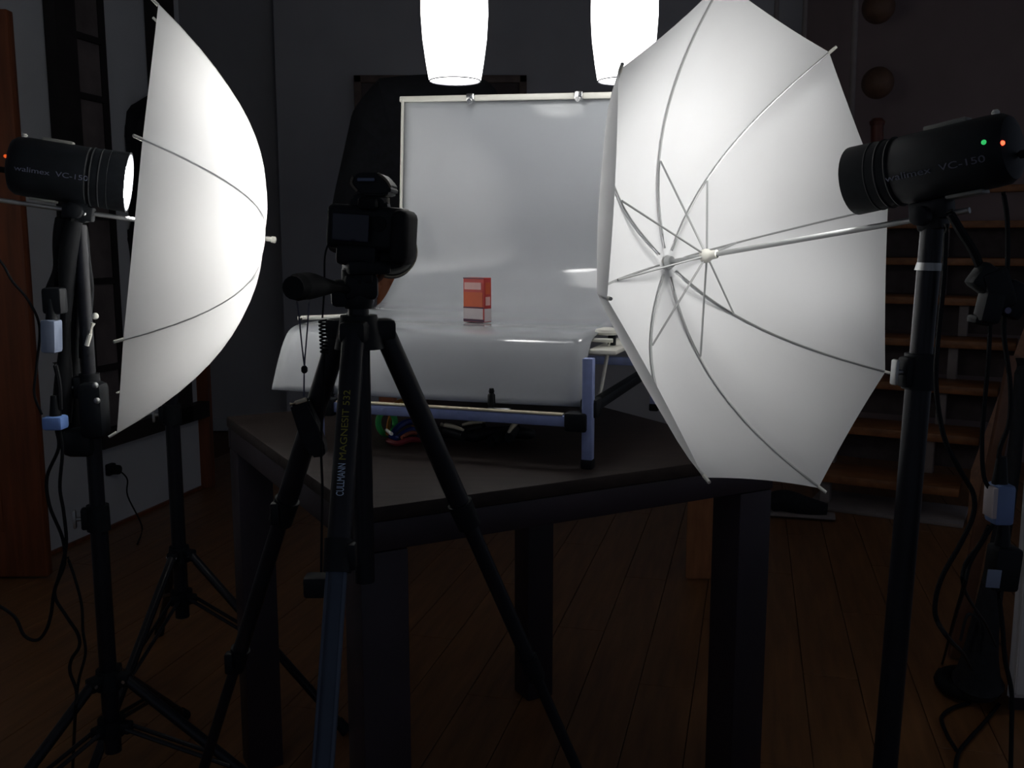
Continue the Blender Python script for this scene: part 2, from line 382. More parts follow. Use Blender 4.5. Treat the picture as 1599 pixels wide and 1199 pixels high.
# pale wooden box and shoe on the floor behind the table
q0 = G(1070, 905, 0); q1 = G(1114, 905, 0)
b = N(); prism(b, [q0, q1, q1+V((.10, .10, 0)), q0+V((.10, .12, 0))], V((0, 0, .42)))
bmesh.ops.bevel(b, geom=b.edges[:], offset=.004, segments=2, affect='EDGES')
pd = thing('wooden_pedestal', q0, 'low orange-brown wooden pedestal on the floor behind the table', 'pedestal')
obj('body', b, mat('light_brown_wood', (.34, .14, .055), .5, noise=.2, scale=8, stretch=(6, 6, 1)), pd)
qc = (q0+q1)/2+V((.05, .055, .428)); b = N(); box(b, qc, (.24, .18, .016), bev=.004); obj('top', b, mat('light_brown_wood', (.42, .17, .07)), pd)
shp = G(1240, 806, 0)
shoe = thing('shoe', shp, 'dark shoe with a pale sole on the floor at the foot of the stairs', 'shoe')
b = N(); tube(b, [shp+V((-.10, .02, .05)), shp+V((-.04, .0, .065)), shp+V((.04, -.02, .045)), shp+V((.12, -.04, .035))], .045, n=12, rfun=lambda t: .85+.25*sin(t*pi)-.2*t); obj('upper', b, blackf, shoe)
b = N(); tube(b, [shp+V((-.12, .02, .012)), shp+V((.0, -.01, .012)), shp+V((.15, -.05, .012))], .048, n=12, flat=.25); obj('sole', b, stairg, shoe)

# ================================================================== DINING TABLE
TZ = .75
B_ = G(559, 796, TZ); A_ = G(355, 640, TZ); C0 = G(1062, 725, TZ)
LY = .795; LX = .745
_a1 = math.atan2((C0-B_).y, (C0-B_).x); _a2 = math.atan2((A_-B_).y, (A_-B_).x)-pi/2; _am = R(28.6)
ex = V((cos(_am), sin(_am), 0)); ey = V((-ex.y, ex.x, 0))
TB = thing('dining_table', V((*(B_+ex*LX/2+ey*LY/2).xy, 0)), 'dark brown square wooden table with thick square legs, under the white backdrop', 'table')
rT = Matrix.Rotation(math.atan2(ex.y, ex.x), 3, 'Z')
def tp(u, v, z): p = B_+ex*u+ey*v; return V((p.x, p.y, z))
b = N(); box(b, tp(LX/2, LY/2, TZ-.011), (LX, LY, .022), rT, bev=.003); obj('tabletop', b, tablem, TB)
for (u, v, su, sv) in ((LX/2, .012, LX-.004, .02), (LX/2, LY-.012, LX-.004, .02), (.012, LY/2, .02, LY-.046), (LX-.012, LY/2, .02, LY-.046)):
    b = N(); box(b, tp(u, v, TZ-.022-.021), (su, sv, .042), rT, bev=.002); obj('apron', b, tabled, TB)
LW = .070
for u in (LW/2+.003, LX-LW/2-.003):
    for v in (LW/2+.003, LY-LW/2-.003):
        b = N(); box(b, tp(u, v, (TZ-.065)/2+.0), (LW, LW, TZ-.065), rT, bev=.003); obj('leg', b, tabled, TB)

# ================================================================== PHOTO TABLE WITH CURVED SHEET
r_ = V((.9455, -.3256, 0)); b_ = V((.3256, .9455, 0))
PT = thing('shooting_table', (-.0, 1.8, TZ), 'small photo table with a curved white sheet backdrop, standing on the dark table', 'photo table')
fc = V((-.127, 1.70, 0))
def sp_(t, s, z, k=0.): p = fc+b_*t+r_*s; return V((p.x, p.y, z))
HWD = .285
ctrl = [(-.100, .842), (-.078, .888), (-.052, .928), (-.022, .947), (.05, .952), (.14, .953), (.21, .963), (.265, .990), (.300, 1.03), (.320, 1.08)]
Ls = [sp_(t, -HWD, z) for t, z in ctrl]; Rs = [sp_(t, HWD, z) for t, z in ctrl]
TL, TR = U(628, 156, 2.07), U(1032, 148, 1.88)
Ls[-3:] = [U(590, 478, 2.06), U(612, 446, 2.085), U(624, 408, 2.10)]; Ls += [Ls[-1].lerp(TL, k) for k in (.35, .7, 1)]; Rs += [Rs[-1].lerp(TR, k) for k in (.35, .7, 1)]
SL = smooth_pts(Ls, 5); SR = smooth_pts(Rs, 5)
def sheet_pt(i, s):
    p = SL[i].lerp(SR[i], s); k = i/(len(SL)-1)
    up = max(0, (k-.72)/.28)
    p += b_*(.010*sin(pi*s)*up) ; p.z += -.002*sin(pi*s)*(1 if k < .5 else 0)
    return p
NX = 20
b = N(); grid(b, [[sheet_pt(i, j/NX) for j in range(NX+1)] for i in range(len(SL))])
sh = obj('curved_sheet', b, sheetm, PT, label='glossy white translucent sheet, curved from upright back to drooping front', recalc=False)
md = sh.modifiers.new('thick', 'SOLIDIFY'); md.thickness = .003; md.offset = 0
# frame: legs, rails
FR = V((.119, 1.477, 0)); FL = FR-r_*.48; BR = FR+b_*.56; BL = FL+b_*.56
rF = Matrix.Rotation(math.atan2(r_.y, r_.x), 3, 'Z')
for p, zt_ in ((FR, .925), (FL, .843), (BR, .93), (BL, .93)):
    b = N(); box(b, (p.x, p.y, (TZ+.004+zt_)/2), (.017, .017, zt_-TZ-.004), rF, bev=.002); l = obj('leg', b, alu, PT)
    b = N(); box(b, (p.x, p.y, TZ+.008), (.02, .02, .016), rF, bev=.003); obj('foot_cap', b, rubber, l)
def rail(p, q, z, name, m=alu, h=.017, w=.017, e=.0):
    d = (q-p); L = d.length-e*2; c = (p+q)/2; rr = Matrix.Rotation(math.atan2(d.y, d.x), 3, 'Z'); b = N()
    box(b, (c.x, c.y, z), (L, w, h), rr, bev=.002); return obj(name, b, m, PT)
rail(FL, FR, .824, 'front_rail', e=.030); rail(BL, BR, .853, 'rear_rail', e=.03)
rail(FR, BR, .845, 'side_rail', black, e=.03); rail(FL, BL, .845, 'side_rail', black, e=.03)
for p, d in ((FR, -r_), (FL, r_), (FR, b_), (BR, -b_), (FL, b_), (BL, -b_)):
    z = .824 if abs(d.dot(r_)) > .5 else .845
    b = N(); c = p+d*.018; box(b, (c.x, c.y, z), (.036, .028, .03), Matrix.Rotation(math.atan2(d.y, d.x), 3, 'Z'), bev=.004); obj('corner_joint', b, black, PT)
# thin cream strip lying along the front rail
a = FL+r_*.04-b_*.002; d = FR-r_*.04-b_*.002; c = (a+d)/2
b = N(); box(b, (c.x, c.y, .8345), ((d-a).length, .014, .003), rF, bev=.001); obj('rail_strip', b, cream, PT)
# cross rod under the crease with white end caps
cA = sp_(-.01, -HWD-.005, .944); cB = sp_(-.012, HWD+.03, .941)
b = N(); cyl(b, cA, cB, .0035); obj('cross_rod', b, whitep, PT)
b = N(); tube(b, [U(466, 497, 1.83), U(500, 496, 1.85), U(541, 494, 1.88)], .0045, n=10); obj('rod_end', b, whitep, PT)
e1 = U(949, 520, 1.63)
b = N(); spin(b, e1-V((0, 0, .003)), V((0, 0, 1)), [(0, .018), (.004, .022), (.009, .02), (.012, .008)], n=28); obj('rod_cap', b, whitep, PT, label='round white cap at the right end of the sheet')
b = N(); box(b, U(956, 533, 1.63), (.012, .016, .022), rF, bev=.003); cyl(b, U(944, 531, 1.62), U(955, 530, 1.63), .003); obj('clamp_knob', b, black, PT)
b = N(); tube(b, [U(953, 532, 1.60), U(945, 575, 1.60), U(936, 620, 1.60), U(927, 621, 1.60)], .0032, n=8, sub=4); obj('brace_rod', b, whitep, PT)
# white tray corner at the right behind the rod
b = N(); box(b, sp_(.10, HWD+.02, .925), (.05, .30, .008), rF, bev=.003); obj('side_tray', b, whitep, PT)
# back supports, top rail and clips
b = N(); cyl(b, V((*BL.xy, .93)), TL.lerp(TR, .2)+b_*.015, .006); obj('back_post', b, alu, PT)
b = N(); cyl(b, V((*BR.xy, .93)), TL.lerp(TR, .85)+b_*.015, .006); obj('back_post', b, alu, PT)
tr = (TR-TL).normalized()
b = N(); c = (TL+TR)/2-b_*.001; rr = Matrix.Rotation(math.atan2(tr.y, tr.x), 3, 'Z') @ Matrix.Rotation(-math.asin(tr.z), 3, 'Y')
box(b, c+V((0, 0, .0)), ((TR-TL).length+.006, .010, .012), rr, bev=.002); obj('top_rail', b, whitep, PT)
iL = len(SL)-1
b = N(); tube(b, [SL[i]-b_*.004+r_*.004 for i in range(iL-14, iL+1, 2)], .0055, n=8, sub=1, flat=.6); obj('edge_strip', b, whitep, PT)
for px in (737, 906):
    k = min(range(200), key=lambda i: abs((800+F*TL.lerp(TR, i/199).x/(TL.lerp(TR, i/199).y*cos(PITCH)-(TL.lerp(TR, i/199).z-H)*sin(PITCH)))-px))/199
    p = TL.lerp(TR, k)-b_*.008; b = N(); box(b, p, (.018, .012, .016), rr, bev=.003); spin(b, p-b_*.004-V((0, 0, .008)), -b_, [(0, .006), (.006, .005)], n=14); obj('clip', b, chrome, PT)
# small black clamp standing on the front rail
cl = thing('toggle_clamp', U(768, 640, 1.56), 'small upright black toggle clamp on the front rail of the white backdrop', 'clamp')
p = U(768, 636, 1.54); pt_ = U(768, 607, 1.54)
b = N(); spin(b, p, pt_-p, [(0, .004), (.004, .0065), (.02, .0062), (.023, .004), (.026, .0048), (.031, .0035)], n=16); obj('handle', b, black, cl)
b = N(); box(b, U(780, 640, 1.545), (.040, .010, .006), rF, bev=.002); obj('lever', b, chrome, cl)

# red and white carton on the sheet
p = G(746, 503, .9535); th = R(-37)
pk = thing('small_carton', p, 'small red, orange and white carton standing on the white sheet', 'box')
rP = Matrix.Rotation(th, 3, 'Z')
pw_, pd_, ph_ = .050, .022, .083
fx = rP @ V((1, 0, 0)); fn = rP @ V((0, -1, 0))
pc_ = p+V((0, 0, ph_/2+.0005)); pc_ += -fn*(-.0)
b = N(); box(b, pc_, (pw_, pd_, ph_), rP, bev=.0008); obj('carton_body', b, redp, pk)
def decal(c, s, m, nm, face):
    b = N()
    if face == 'f': box(b, pc_+fn*(pd_/2+.0003)+fx*c[0]+V((0, 0, c[1])), (s[0], .0006, s[1]), rP)
    else: box(b, pc_+fx*(pw_/2+.0003)+fn*c[0]+V((0, 0, c[1])), (.0006, s[0], s[1]), rP)
    return obj(nm, b, m, pk)
decal((-.001, -.0260), (.047, .020), whitec, 'warning_panel', 'f')
decal((-.001, .001), (.046, .027), orangep, 'print_panel', 'f')
decal((0, -.0385), (.050, .0045), darkc, 'bottom_band', 'f')
decal((0, -.0145), (.050, .002), darkc, 'dividing_line', 'f')
decal((-.002, .026), (.040, .013), palep, 'title_panel', 'f')
decal((0, .0405), (.050, .0018), darkc, 'top_line', 'f')
decal((0, -.028), (.020, .024), whitec, 'warning_panel', 's')
decal((0, .022), (.014, .022), orangep, 'print_panel', 's')
decal((0, -.002), (.013, .016), palep, 'print_panel', 's')

# ------------------------------------------------------------------ odds and ends on the table under the sheet
def on_table(px, py, z=TZ): return G(px, py, z)
tg = thing('tape_roll', on_table(600, 682), 'green tape roll standing on the table under the backdrop', 'tape')
c = on_table(605, 683)+V((0, 0, .027)); b = N(); ax = V((.75, -.6, .15))
torus(b, c, ax, .021, .0055, 32, 10); obj('tape', b, greenp, tg)
cd = thing('cord_bundle', on_table(630, 690), 'bundle of coiled orange, blue and red cords beside the green tape roll', 'cord')
for nm, m, P, r__ in (
    ('orange_coil', orangec, [(610, 676, .028), (613, 668, .040), (624, 664, .046), (636, 663, .046), (646, 666, .040), (652, 674, .026), (650, 684, .010)], .0042),
    ('orange_coil', orangec, [(606, 688, .012), (609, 678, .026), (617, 672, .036), (630, 669, .038), (642, 672, .032), (648, 682, .014)], .0040),
    ('yellow_coil', mat('yellow_cord', (.62, .40, .02), .6, noise=.2), [(620, 672, .044), (634, 668, .049), (647, 670, .042), (656, 680, .020)], .0036),
    ('blue_coil', bluec, [(612, 690, .010), (622, 684, .019), (634, 681, .025), (648, 680, .024), (660, 684, .012)], .0060),
    ('blue_coil', bluec, [(618, 694, .008), (632, 688, .014), (646, 686, .018), (660, 690, .008)], .0050),
    ('red_coil', redc, [(606, 694, .006), (622, 698, .006), (640, 695, .009), (658, 693, .006)], .0050),
    ('red_coil', mat('salmon_cord', (.45, .12, .06), .6, noise=.1), [(628, 694, .012), (642, 690, .016), (657, 688, .012)], .0036)):
    b = N(); tube(b, [on_table(x, y)+V((0, 0, z)) for x, y, z in P] , r__, n=8); obj(nm, b, m, cd)
b = N(); tube(b, [on_table(604, 672, TZ+.03), on_table(612, 678, TZ+.032)], .003); obj('plug', b, whitep, cd)
def clampthing(px, py, rz, label, tips, scale=1.):
    o0 = on_table(px, py); t = thing('spring_clamp', o0, label, 'clamp', None)
    M = Matrix.Rotation(rz, 3, 'Z')
    for s in (-1, 1):
        b = N(); pts = [V((-.055, s*.026, .012)), V((-.03, s*.020, .017)), V((0, s*.006, .018)), V((.025, s*.018, .016)), V((.042, s*.008, .012))]
        tube(b, [o0+(M @ (p*scale)) for p in pts], .0095*scale, n=10, rfun=lambda q: 1.15-.45*abs(q-.4)); obj('jaw', b, black, t)
    b = N(); torus(b, o0+V((0, 0, .018)), M @ V((0, 1, .2)), .010*scale, .0035*scale, 24, 8); obj('spring', b, blackm, t)
    b = N(); cyl(b, o0+M @ V((0, -.014, .018)), o0+M @ V((0, .014, .018)), .004); obj('pin', b, steelm, t)
    for (a, c_) in tips:
        b = N(); P0, P1 = on_table(*a, TZ+.036), on_table(*c_, TZ+.032); tube(b, [P0, P0.lerp(P1, .5)+V((0, 0, .002)), P1], .0042, n=10, sub=3, rfun=lambda q: 1.1-.5*q*q); obj('tip', b, cream, t, label='cream coloured tip')
        b = N(); tube(b, [P0-V((0, 0, .008)), P0.lerp(P1, .5)-V((0, 0, .009)), P1-V((0, 0, .010))], .0085, n=10, sub=3); obj('grip', b, black, t)
clampthing(715, 690, R(-20), 'black spring clamp with two cream tips on the table, nearer the tripod', [((690, 664), (724, 672)), ((758, 659), (722, 664))], 1.0)
clampthing(795, 692, R(35), 'black spring clamp with one short cream tip on the table, farther from the tripod', [((806, 662), (795, 675))], 1.05)
# black lens-like cup behind the tripod leg

# ================================================================== PENDANT LAMPS
for k, (px, lab) in enumerate(((711, 'glowing white egg-shaped pendant lamp above the middle of the backdrop'), (974, 'glowing white egg-shaped pendant lamp partly behind the right umbrella'))):
    p = U(px, 128, 1.73); t = thing('pendant_lamp', p, lab, 'lamp', 'pendant lamps over the table')
    prof = [(0, .044), (.004, .0455), (.03, .050), (.07, .0555), (.11, .058), (.15, .0575), (.20, .052), (.25, .041), (.28, .030), (.295, .022)]
    b = N(); spin(b, p, V((0, 0, 1)), prof, n=48, caps=False); obj('glass_shade', b, shade, t)
    b = N(); torus(b, p+V((0, 0, .001)), V((0, 0, 1)), .0440, .0012, 48, 8); obj('rim', b, mat('smoky_rim', (.10, .10, .12), .4, noise=.05), t)
    b = N(); bmesh.ops.create_uvsphere(b, u_segments=24, v_segments=14, radius=.033, matrix=Matrix.Translation(p+V((0, 0, .055)))); obj('bulb', b, bulbm, t)
    b = N(); spin(b, p+V((0, 0, .285)), V((0, 0, 1)), [(0, .024), (.03, .022), (.05, .010), (.06, .004)], n=24); obj('holder', b, chrome, t)
    b = N(); cyl(b, p+V((0, 0, .34)), V((p.x, p.y, 2.69)), .003, n=8); obj('cable', b, black, t)
    b = N(); spin(b, V((p.x, p.y, 2.66)), V((0, 0, 1)), [(0, .045), (.02, .05), (.04, .05)], n=24); obj('ceiling_cup', b, whitep, t)

# ================================================================== UMBRELLAS, FLASH HEADS, STANDS
def umb_frame(th, ph):
    th, ph = R(th), R(ph); a = V((cos(ph)*cos(th), cos(ph)*sin(th), sin(ph)))
    e = a.cross(V((0, 0, 1))).normalized(); g = e.cross(a); return a, e, g
def umbrella(c, th, ph, roll, h, Rr, label, back, att=.42):
    a, e, g = umb_frame(th, ph); c = V(c); t = thing('photo_umbrella', c, label, 'umbrella', 'white shoot-through umbrellas')
    n = 8; seg = 8; m = 14
    def prof(s): return h*(1-s**2.45)
    def P(phi_deg_i, frac, s):
        # s radial 0..1 ; frac 0..1 between ribs
        al = R(roll)+(phi_deg_i+frac)*pi/4
        loc = (frac-.5)*pi/4
        k = cos(pi/8)/cos(loc)
        k = 1+(k-1)*min(1, .35+.65*s)
        scal = 1-.012*(s**6)*(1-(2*frac-1)**2)
        rr = Rr*s*k*scal
        return c + (g*cos(al)+e*sin(al))*rr + a*(prof(s)+.004*(1-(2*frac-1)**2)*sin(pi*s))
    b = N(); apex = b.verts.new(c+a*h); rowsv = []
    for i in range(1, m+1):
        s = (i/m); rowsv.append([b.verts.new(P(q//seg, (q % seg)/seg, s)) for q in range(n*seg)])
    for q in range(n*seg): b.faces.new((apex, rowsv[0][q], rowsv[0][(q+1) % (n*seg)]))
    for A, B in zip(rowsv, rowsv[1:]):
        for q in range(n*seg): b.faces.new((A[q], B[q], B[(q+1) % (n*seg)], A[(q+1) % (n*seg)]))
    can = obj('canopy', b, canopym, t)
    run = c + a*(h-.078)
    for k in range(n):
        al = R(roll)+k*pi/4; d = g*cos(al)+e*sin(al)
        pts = [c+d*(Rr*s)+a*(prof(s)-.0035) for s in [i/16 for i in range(1, 17)]]
        b = N(); tube(b, pts, .0017, n=6, sub=1); rb = obj('rib', b, steelm, t)
        tip0 = pts[-1]; td = (pts[-1]-pts[-2]).normalized()
        b = N(); cyl(b, tip0-td*.004, tip0+td*.011, .0028, .0024, n=10); obj('rib_tip', b, whitep, rb)
        q = c+d*(Rr*att)+a*(prof(att)-.006)
        b = N(); cyl(b, run+d*.008, q, .0017, n=6); obj('stretcher', b, steelm, t)
    b = N(); cyl(b, c+a*(h+.004), c-a*back, .004, n=12); obj('shaft', b, steelm, t)
    b = N(); spin(b, run-a*.022, a, [(0, .0065), (.012, .0075), (.018, .011), (.026, .011), (.028, .006)], n=18); obj('runner', b, whitep, t)
    b = N(); spin(b, c+a*(h-.012), a, [(0, .009), (.008, .012), (.011, .006)], n=18); obj('hub', b, steelm, t)
    b = N(); spin(b, c+a*(h+.000), a, [(0, .009), (.004, .009), (.005, .0045), (.016, .0045), (.017, .006), (.024, .006), (.026, .003)], n=18); obj('ferrule', b, whitep, t)
    return c, a, e, g

UL = umbrella((-.660, 1.724, 1.141), 20.2, -8.3, 28.8, .213, .38, 'white photo umbrella on the left, seen from its outside', .42)
UR = umbrella((.384, 1.433, 1.099), 132.7, -8.6, -10., .198, .38, 'white photo umbrella on the right, seen from inside with its ribs', .285)

def strobe(c, a, e, g, s_front, length, rad, off, label, lampmat, pole_s, brand, led, side, turn=0., yawd=0., lamp_in=.032):
    ax = a; O = c - a*s_front + g*off
    if turn:
        piv = c - a*pole_s + g*off; Rt = Matrix.Rotation(R(turn), 3, 'Z'); c = piv + Rt @ (c-piv); a = Rt @ a; e = Rt @ e; g = Rt @ g; O = piv + Rt @ (O-piv)     # front centre
    t = thing('flash_head', O-a*length*.5-g*rad, label, 'flash')
    L = length
    b = N(); spin(b, O-a*L, a, [(0, rad*.62), (.004, rad*.86), (.012, rad*.97), (.03, rad), (L*.66, rad), (L*.67, rad*.97), (L*.70, rad*.97)], n=40); body = obj('body', b, black, t)
    b = N()
    for k in range(3): torus(b, O-a*(L*.30-.014*k), a, rad*.985, .0022, 40, 6)
    obj('cooling_ridge', b, black, body)
    b = N(); e1, e2 = basis(a)
    prof = [(-L*.33, rad*.95), (-L*.30, rad*1.0), (-.05, rad*1.0), (-.02, rad*1.03), (0, rad*1.04), (0, rad*.97), (-.02, rad*.94), (-.045, rad*.55)]
    rings(b, [(O+a*x, e1, e2, r, r) for x, r in prof], 40, caps=False); obj('reflector_cup', b, black, t, recalc=False)
    b = N(); spin(b, O-a*lamp_in, a, [(0, rad*.68), (.012, rad*.66), (.02, rad*.5), (.024, rad*.1)], n=32); obj('modelling_lamp', b, lampmat, t, label='glowing round modelling lamp')
    b = N(); rotM = Matrix((a, e, g)).transposed()
    box(b, O-a*L*.62+g*(rad+.001), (L*.26, .022, .006), rotM, bev=.002); obj('top_plate', b, mat('grey_plate', (.22, .22, .20), .4, noise=.1), body)
    b = N(); spin(b, O-a*L*.90+g*(rad-.002), g, [(0, .004), (.004, .005), (.007, .003)], n=14); obj('socket_cap', b, whitep, body)
    b = N(); box(b, O-a*L*.70-g*(rad+.0015), (L*.22, .026, .005), rotM, bev=.0015); obj('bottom_plate', b, mat('grey_plate', (.2, .2, .2)), body)
    # lettering on the side that faces the camera
    sd = e*side; yaw = (sd*cos(R(yawd))+g*sin(R(yawd))).normalized()
    up = (g-yaw*g.dot(yaw)).normalized()
    xd = up.cross(yaw).normalized()
    text('brand_lettering', brand, O-a*L*.60+yaw*rad, xd, up, .012, textg, body, length=L*.60, push=.0008)
    # status lights at the rear
    for px_, m, nm, lf in led:
        pp = O-a*(L*px_)+(sd*cos(R(lf))+g*sin(R(lf)))*(rad*(.99 if px_ < .97 else .80))
        b = N(); bmesh.ops.create_uvsphere(b, u_segments=12, v_segments=8, radius=.0030, matrix=Matrix.Translation(pp)); obj(nm, b, m, body)
    # mount: yoke, tilt knob and umbrella holder
    Pm = c - a*pole_s + g*0
    b = N(); top = O-a*(pole_s-s_front)-g*rad
    box(b, top-g*.014, (.05, .032, .026), rotM, bev=.004)
    box(b, c-a*pole_s, (.034, .03, .036), rotM, bev=.005); obj('bracket', b, black, t)
    b = N(); p = c-a*pole_s-e*.0; spin(b, p+sd*.014, sd, [(0, .006), (.014, .006), (.015, .013), (.028, .012), (.03, .006)], n=16); obj('tilt_knob', b, black, t)
    b = N(); spin(b, c-a*(pole_s-.012)-g*.002+sd*.014, sd, [(0, .004), (.010, .0045), (.012, .003)], n=12); obj('lock_screw', b, chrome, t)
    b = N(); tube(b, [O-a*(L-.002)-g*.01, O-a*(L+.03)-g*.012, O-a*(L+.08)-g*.016-V((0, 0, .004)), O-a*(L+.16)-g*.03], .005, n=8); obj('power_lead', b, rubber, t)
    return O, top

cL, aL, eL, gL = UL; cR, aR, eR, gR = UR
side_l = 1 if eL.y < 0 else -1; side_r = 1 if (eR.x*-cR.x+eR.y*-cR.y) > 0 else -1
OL, topL = strobe(cL, aL, eL, gL, .022, .190, .050, .062, 'black flash head on the left stand, shining into the left umbrella', lampl, .098, 'walimex  VC-150', [(.99, ledo, 'status_light', 16)], side_l, turn=-6.5, yawd=-7, lamp_in=.024)
OR, topR = strobe(cR, aR, eR, gR, .138, .208, .0445, .066, 'black flash head on the right stand, red and green lights at its rear', lampr, .238, 'walimex  VC-150', [(.985, ledr, 'red_status_light', 4), (.90, ledg, 'green_status_light', 9)], side_r, yawd=-16)

def light_stand(P, top_z, hub_z, low_z, foot_r, az, label, r0=.0145, secs=(), knobside=V((-1, -.3, 0)), group=None):
    x, y = P.x, P.y; t = thing('light_stand', (x, y, 0), label, 'light stand', None)
    def pt(z, dx=0): return V((x, y, z))
    zs = [low_z-.05]+list(secs)+[top_z]; r = r0
    for k in range(len(zs)-1):
        b = N(); cyl(b, pt(zs[k]), pt(zs[k+1]), r, n=20); obj('pole', b, blackm, t)
        if k < len(zs)-2:
            z = zs[k+1]; b = N(); cyl(b, pt(z-.035), pt(z+.012), r+.005, r+.004, n=20)
            ks = knobside.normalized(); box(b, pt(z-.012)+ks*(r+.004), (.018, .02, .04), Matrix.Rotation(math.atan2(ks.y, ks.x), 3, 'Z'), bev=.004); cl_ = obj('clamp_collar', b, black, t)
            b = N(); c1 = pt(z-.012)+ks*(r+.010); cyl(b, c1, c1+ks*.012, .004); box(b, c1+ks*.014, (.006, .012, .034), Matrix.Rotation(math.atan2(ks.y, ks.x), 3, 'Z'), bev=.003); obj('wing_knob', b, steelm, cl_)
        r -= .002
    b = N(); cyl(b, pt(hub_z-.018), pt(hub_z+.018), r0+.010, r0+.006, n=20); hubo = obj('upper_collar', b, black, t)
    b = N(); cyl(b, pt(low_z-.016), pt(low_z+.016), r0+.009, n=20); lowo = obj('lower_collar', b, black, t)
    for A in az:
        d = V((cos(R(A)), sin(R(A)), 0)); n_ = V((-d.y, d.x, 0))
        p0 = pt(hub_z)+d*.036; f0 = V((x, y, .010))+d*foot_r
        b = N(); box(b, pt(hub_z)+d*.026, (.034, .022, .026), Matrix.Rotation(R(A), 3, 'Z'), bev=.004); obj('leg_bracket', b, black, hubo)
        b = N(); box(b, pt(low_z)+d*.024, (.032, .020, .022), Matrix.Rotation(R(A), 3, 'Z'), bev=.004); obj('brace_bracket', b, black, lowo)
        b = N(); cyl(b, p0-n_*.013, p0+n_*.013, .0035, n=10); obj('bolt', b, chrome, hubo)
        b = N(); cyl(b, p0, f0, .0098, n=14); lg = obj('leg', b, blackm, t)
        b = N(); fd = (f0-p0).normalized(); cyl(b, f0-fd*.03, f0+fd*.004, .0125, .0135, n=14); obj('foot', b, rubber, lg)
        mid = p0.lerp(f0, .52); l0 = pt(low_z)+d*.034
        b = N()
        for s in (-1, 1): cyl(b, l0+n_*.009*s, mid+n_*.010*s, .0042, n=8)
        obj('brace', b, blackm, t)
    return t
pL = cL-aL*.098; pR = cR-aR*.238
light_stand(pL, topL.z-.035, .300, .205, .42, (-8, -120, 92), 'black light stand carrying the left flash head and umbrella', .0155, (.62, .86))
light_stand(pR, topR.z-.035, .30, .20, .42, (-60, 60, 180), 'black light stand carrying the right flash head and umbrella', .0165, (.945,), knobside=V((-1, -.35, 0)))
RS = [o for o in COL.objects if o.name == 'light_stand.001'][0]
p2 = U(274, 740, 2.2)
light_stand(p2, 1.15, .372, .265, .447, (-21.5, -98, 118), 'black light stand standing behind the left umbrella, nearest the white wall', .0165, (.72,))
# chrome collar on the right stand, lever on the left stand
b = N(); z_ = U(1455, 415, pR.y).z
cyl(b, V((pR.x, pR.y, z_-.006)), V((pR.x, pR.y, z_+.004)), .0175, .0150, n=20); par = [o for o in COL.objects if o.name.startswith('light_stand') and o.parent is None]
obj('chrome_ring', b, steelm, par[1], label='bright metal ring near the top of the pole')
RS.location.x -= .028; RS.rotation_euler.y = math.atan(.028/1.1)
b = N(); q1_, q2_ = U(146, 505, pL.y-.03), U(136, 540, pL.y-.03); tube(b, [q1_, q2_], .0042, n=8, sub=2); bmesh.ops.create_uvsphere(b, u_segments=10, v_segments=8, radius=.006, matrix=Matrix.Translation(U(149, 494, pL.y-.03)))
obj('lever', b, whitep, par[0], label='short white lever on the pole')
b = N(); box(b, U(148, 640, pL.y-.01), (.045, .045, .10), bev=.012); obj('height_lock', b, black, par[0])
b = N(); box(b, U(128, 690, pL.y-.0), (.055, .05, .05), bev=.012); obj('slide_lock', b, black, par[0])
for (x, y) in ((149, 602), (152, 626)):
    b = N(); p = U(x, y, pL.y-.045); bmesh.ops.create_uvsphere(b, u_segments=10, v_segments=8, radius=.0055, matrix=Matrix.Translation(p)); obj('knob', b, steelm, par[0])

# ================================================================== CAMERA ON TRIPOD
AP = U(561, 508, 1.15); fxx, fyy = AP.x, AP.y
TP = thing('tripod', (fxx, fyy, 0), 'black camera tripod with pan handle in front of the dark table', 'tripod')
b = N(); cyl(b, AP+V((0, 0, -.028)), AP+V((0, 0, .012)), .030, .022, n=24); obj('shoulder', b, black, TP)
b = N(); cyl(b, AP+V((0, 0, -.32)), AP+V((0, 0, .075)), .0125, n=18); obj('centre_column', b, blackm, TP)
b = N(); spin(b, AP+V((0, 0, .020)), V((0, 0, 1)), [(0, .016), (.008, .019), (.020, .018), (.028, .013)], n=22); obj('column_collar', b, black, TP)
def leg_at(p0, ld, py):
    def row(s): q = p0+ld*s; return 600-F*(q.y*sin(PITCH)+(q.z-H)*cos(PITCH))/(q.y*cos(PITCH)-(q.z-H)*sin(PITCH))
    s = min((abs(row(i*.002)-py), i*.002) for i in range(500))[1]
    return p0+ld*s
legs = [(27, .46), (147, .47), (-93, .47)]
lb = []
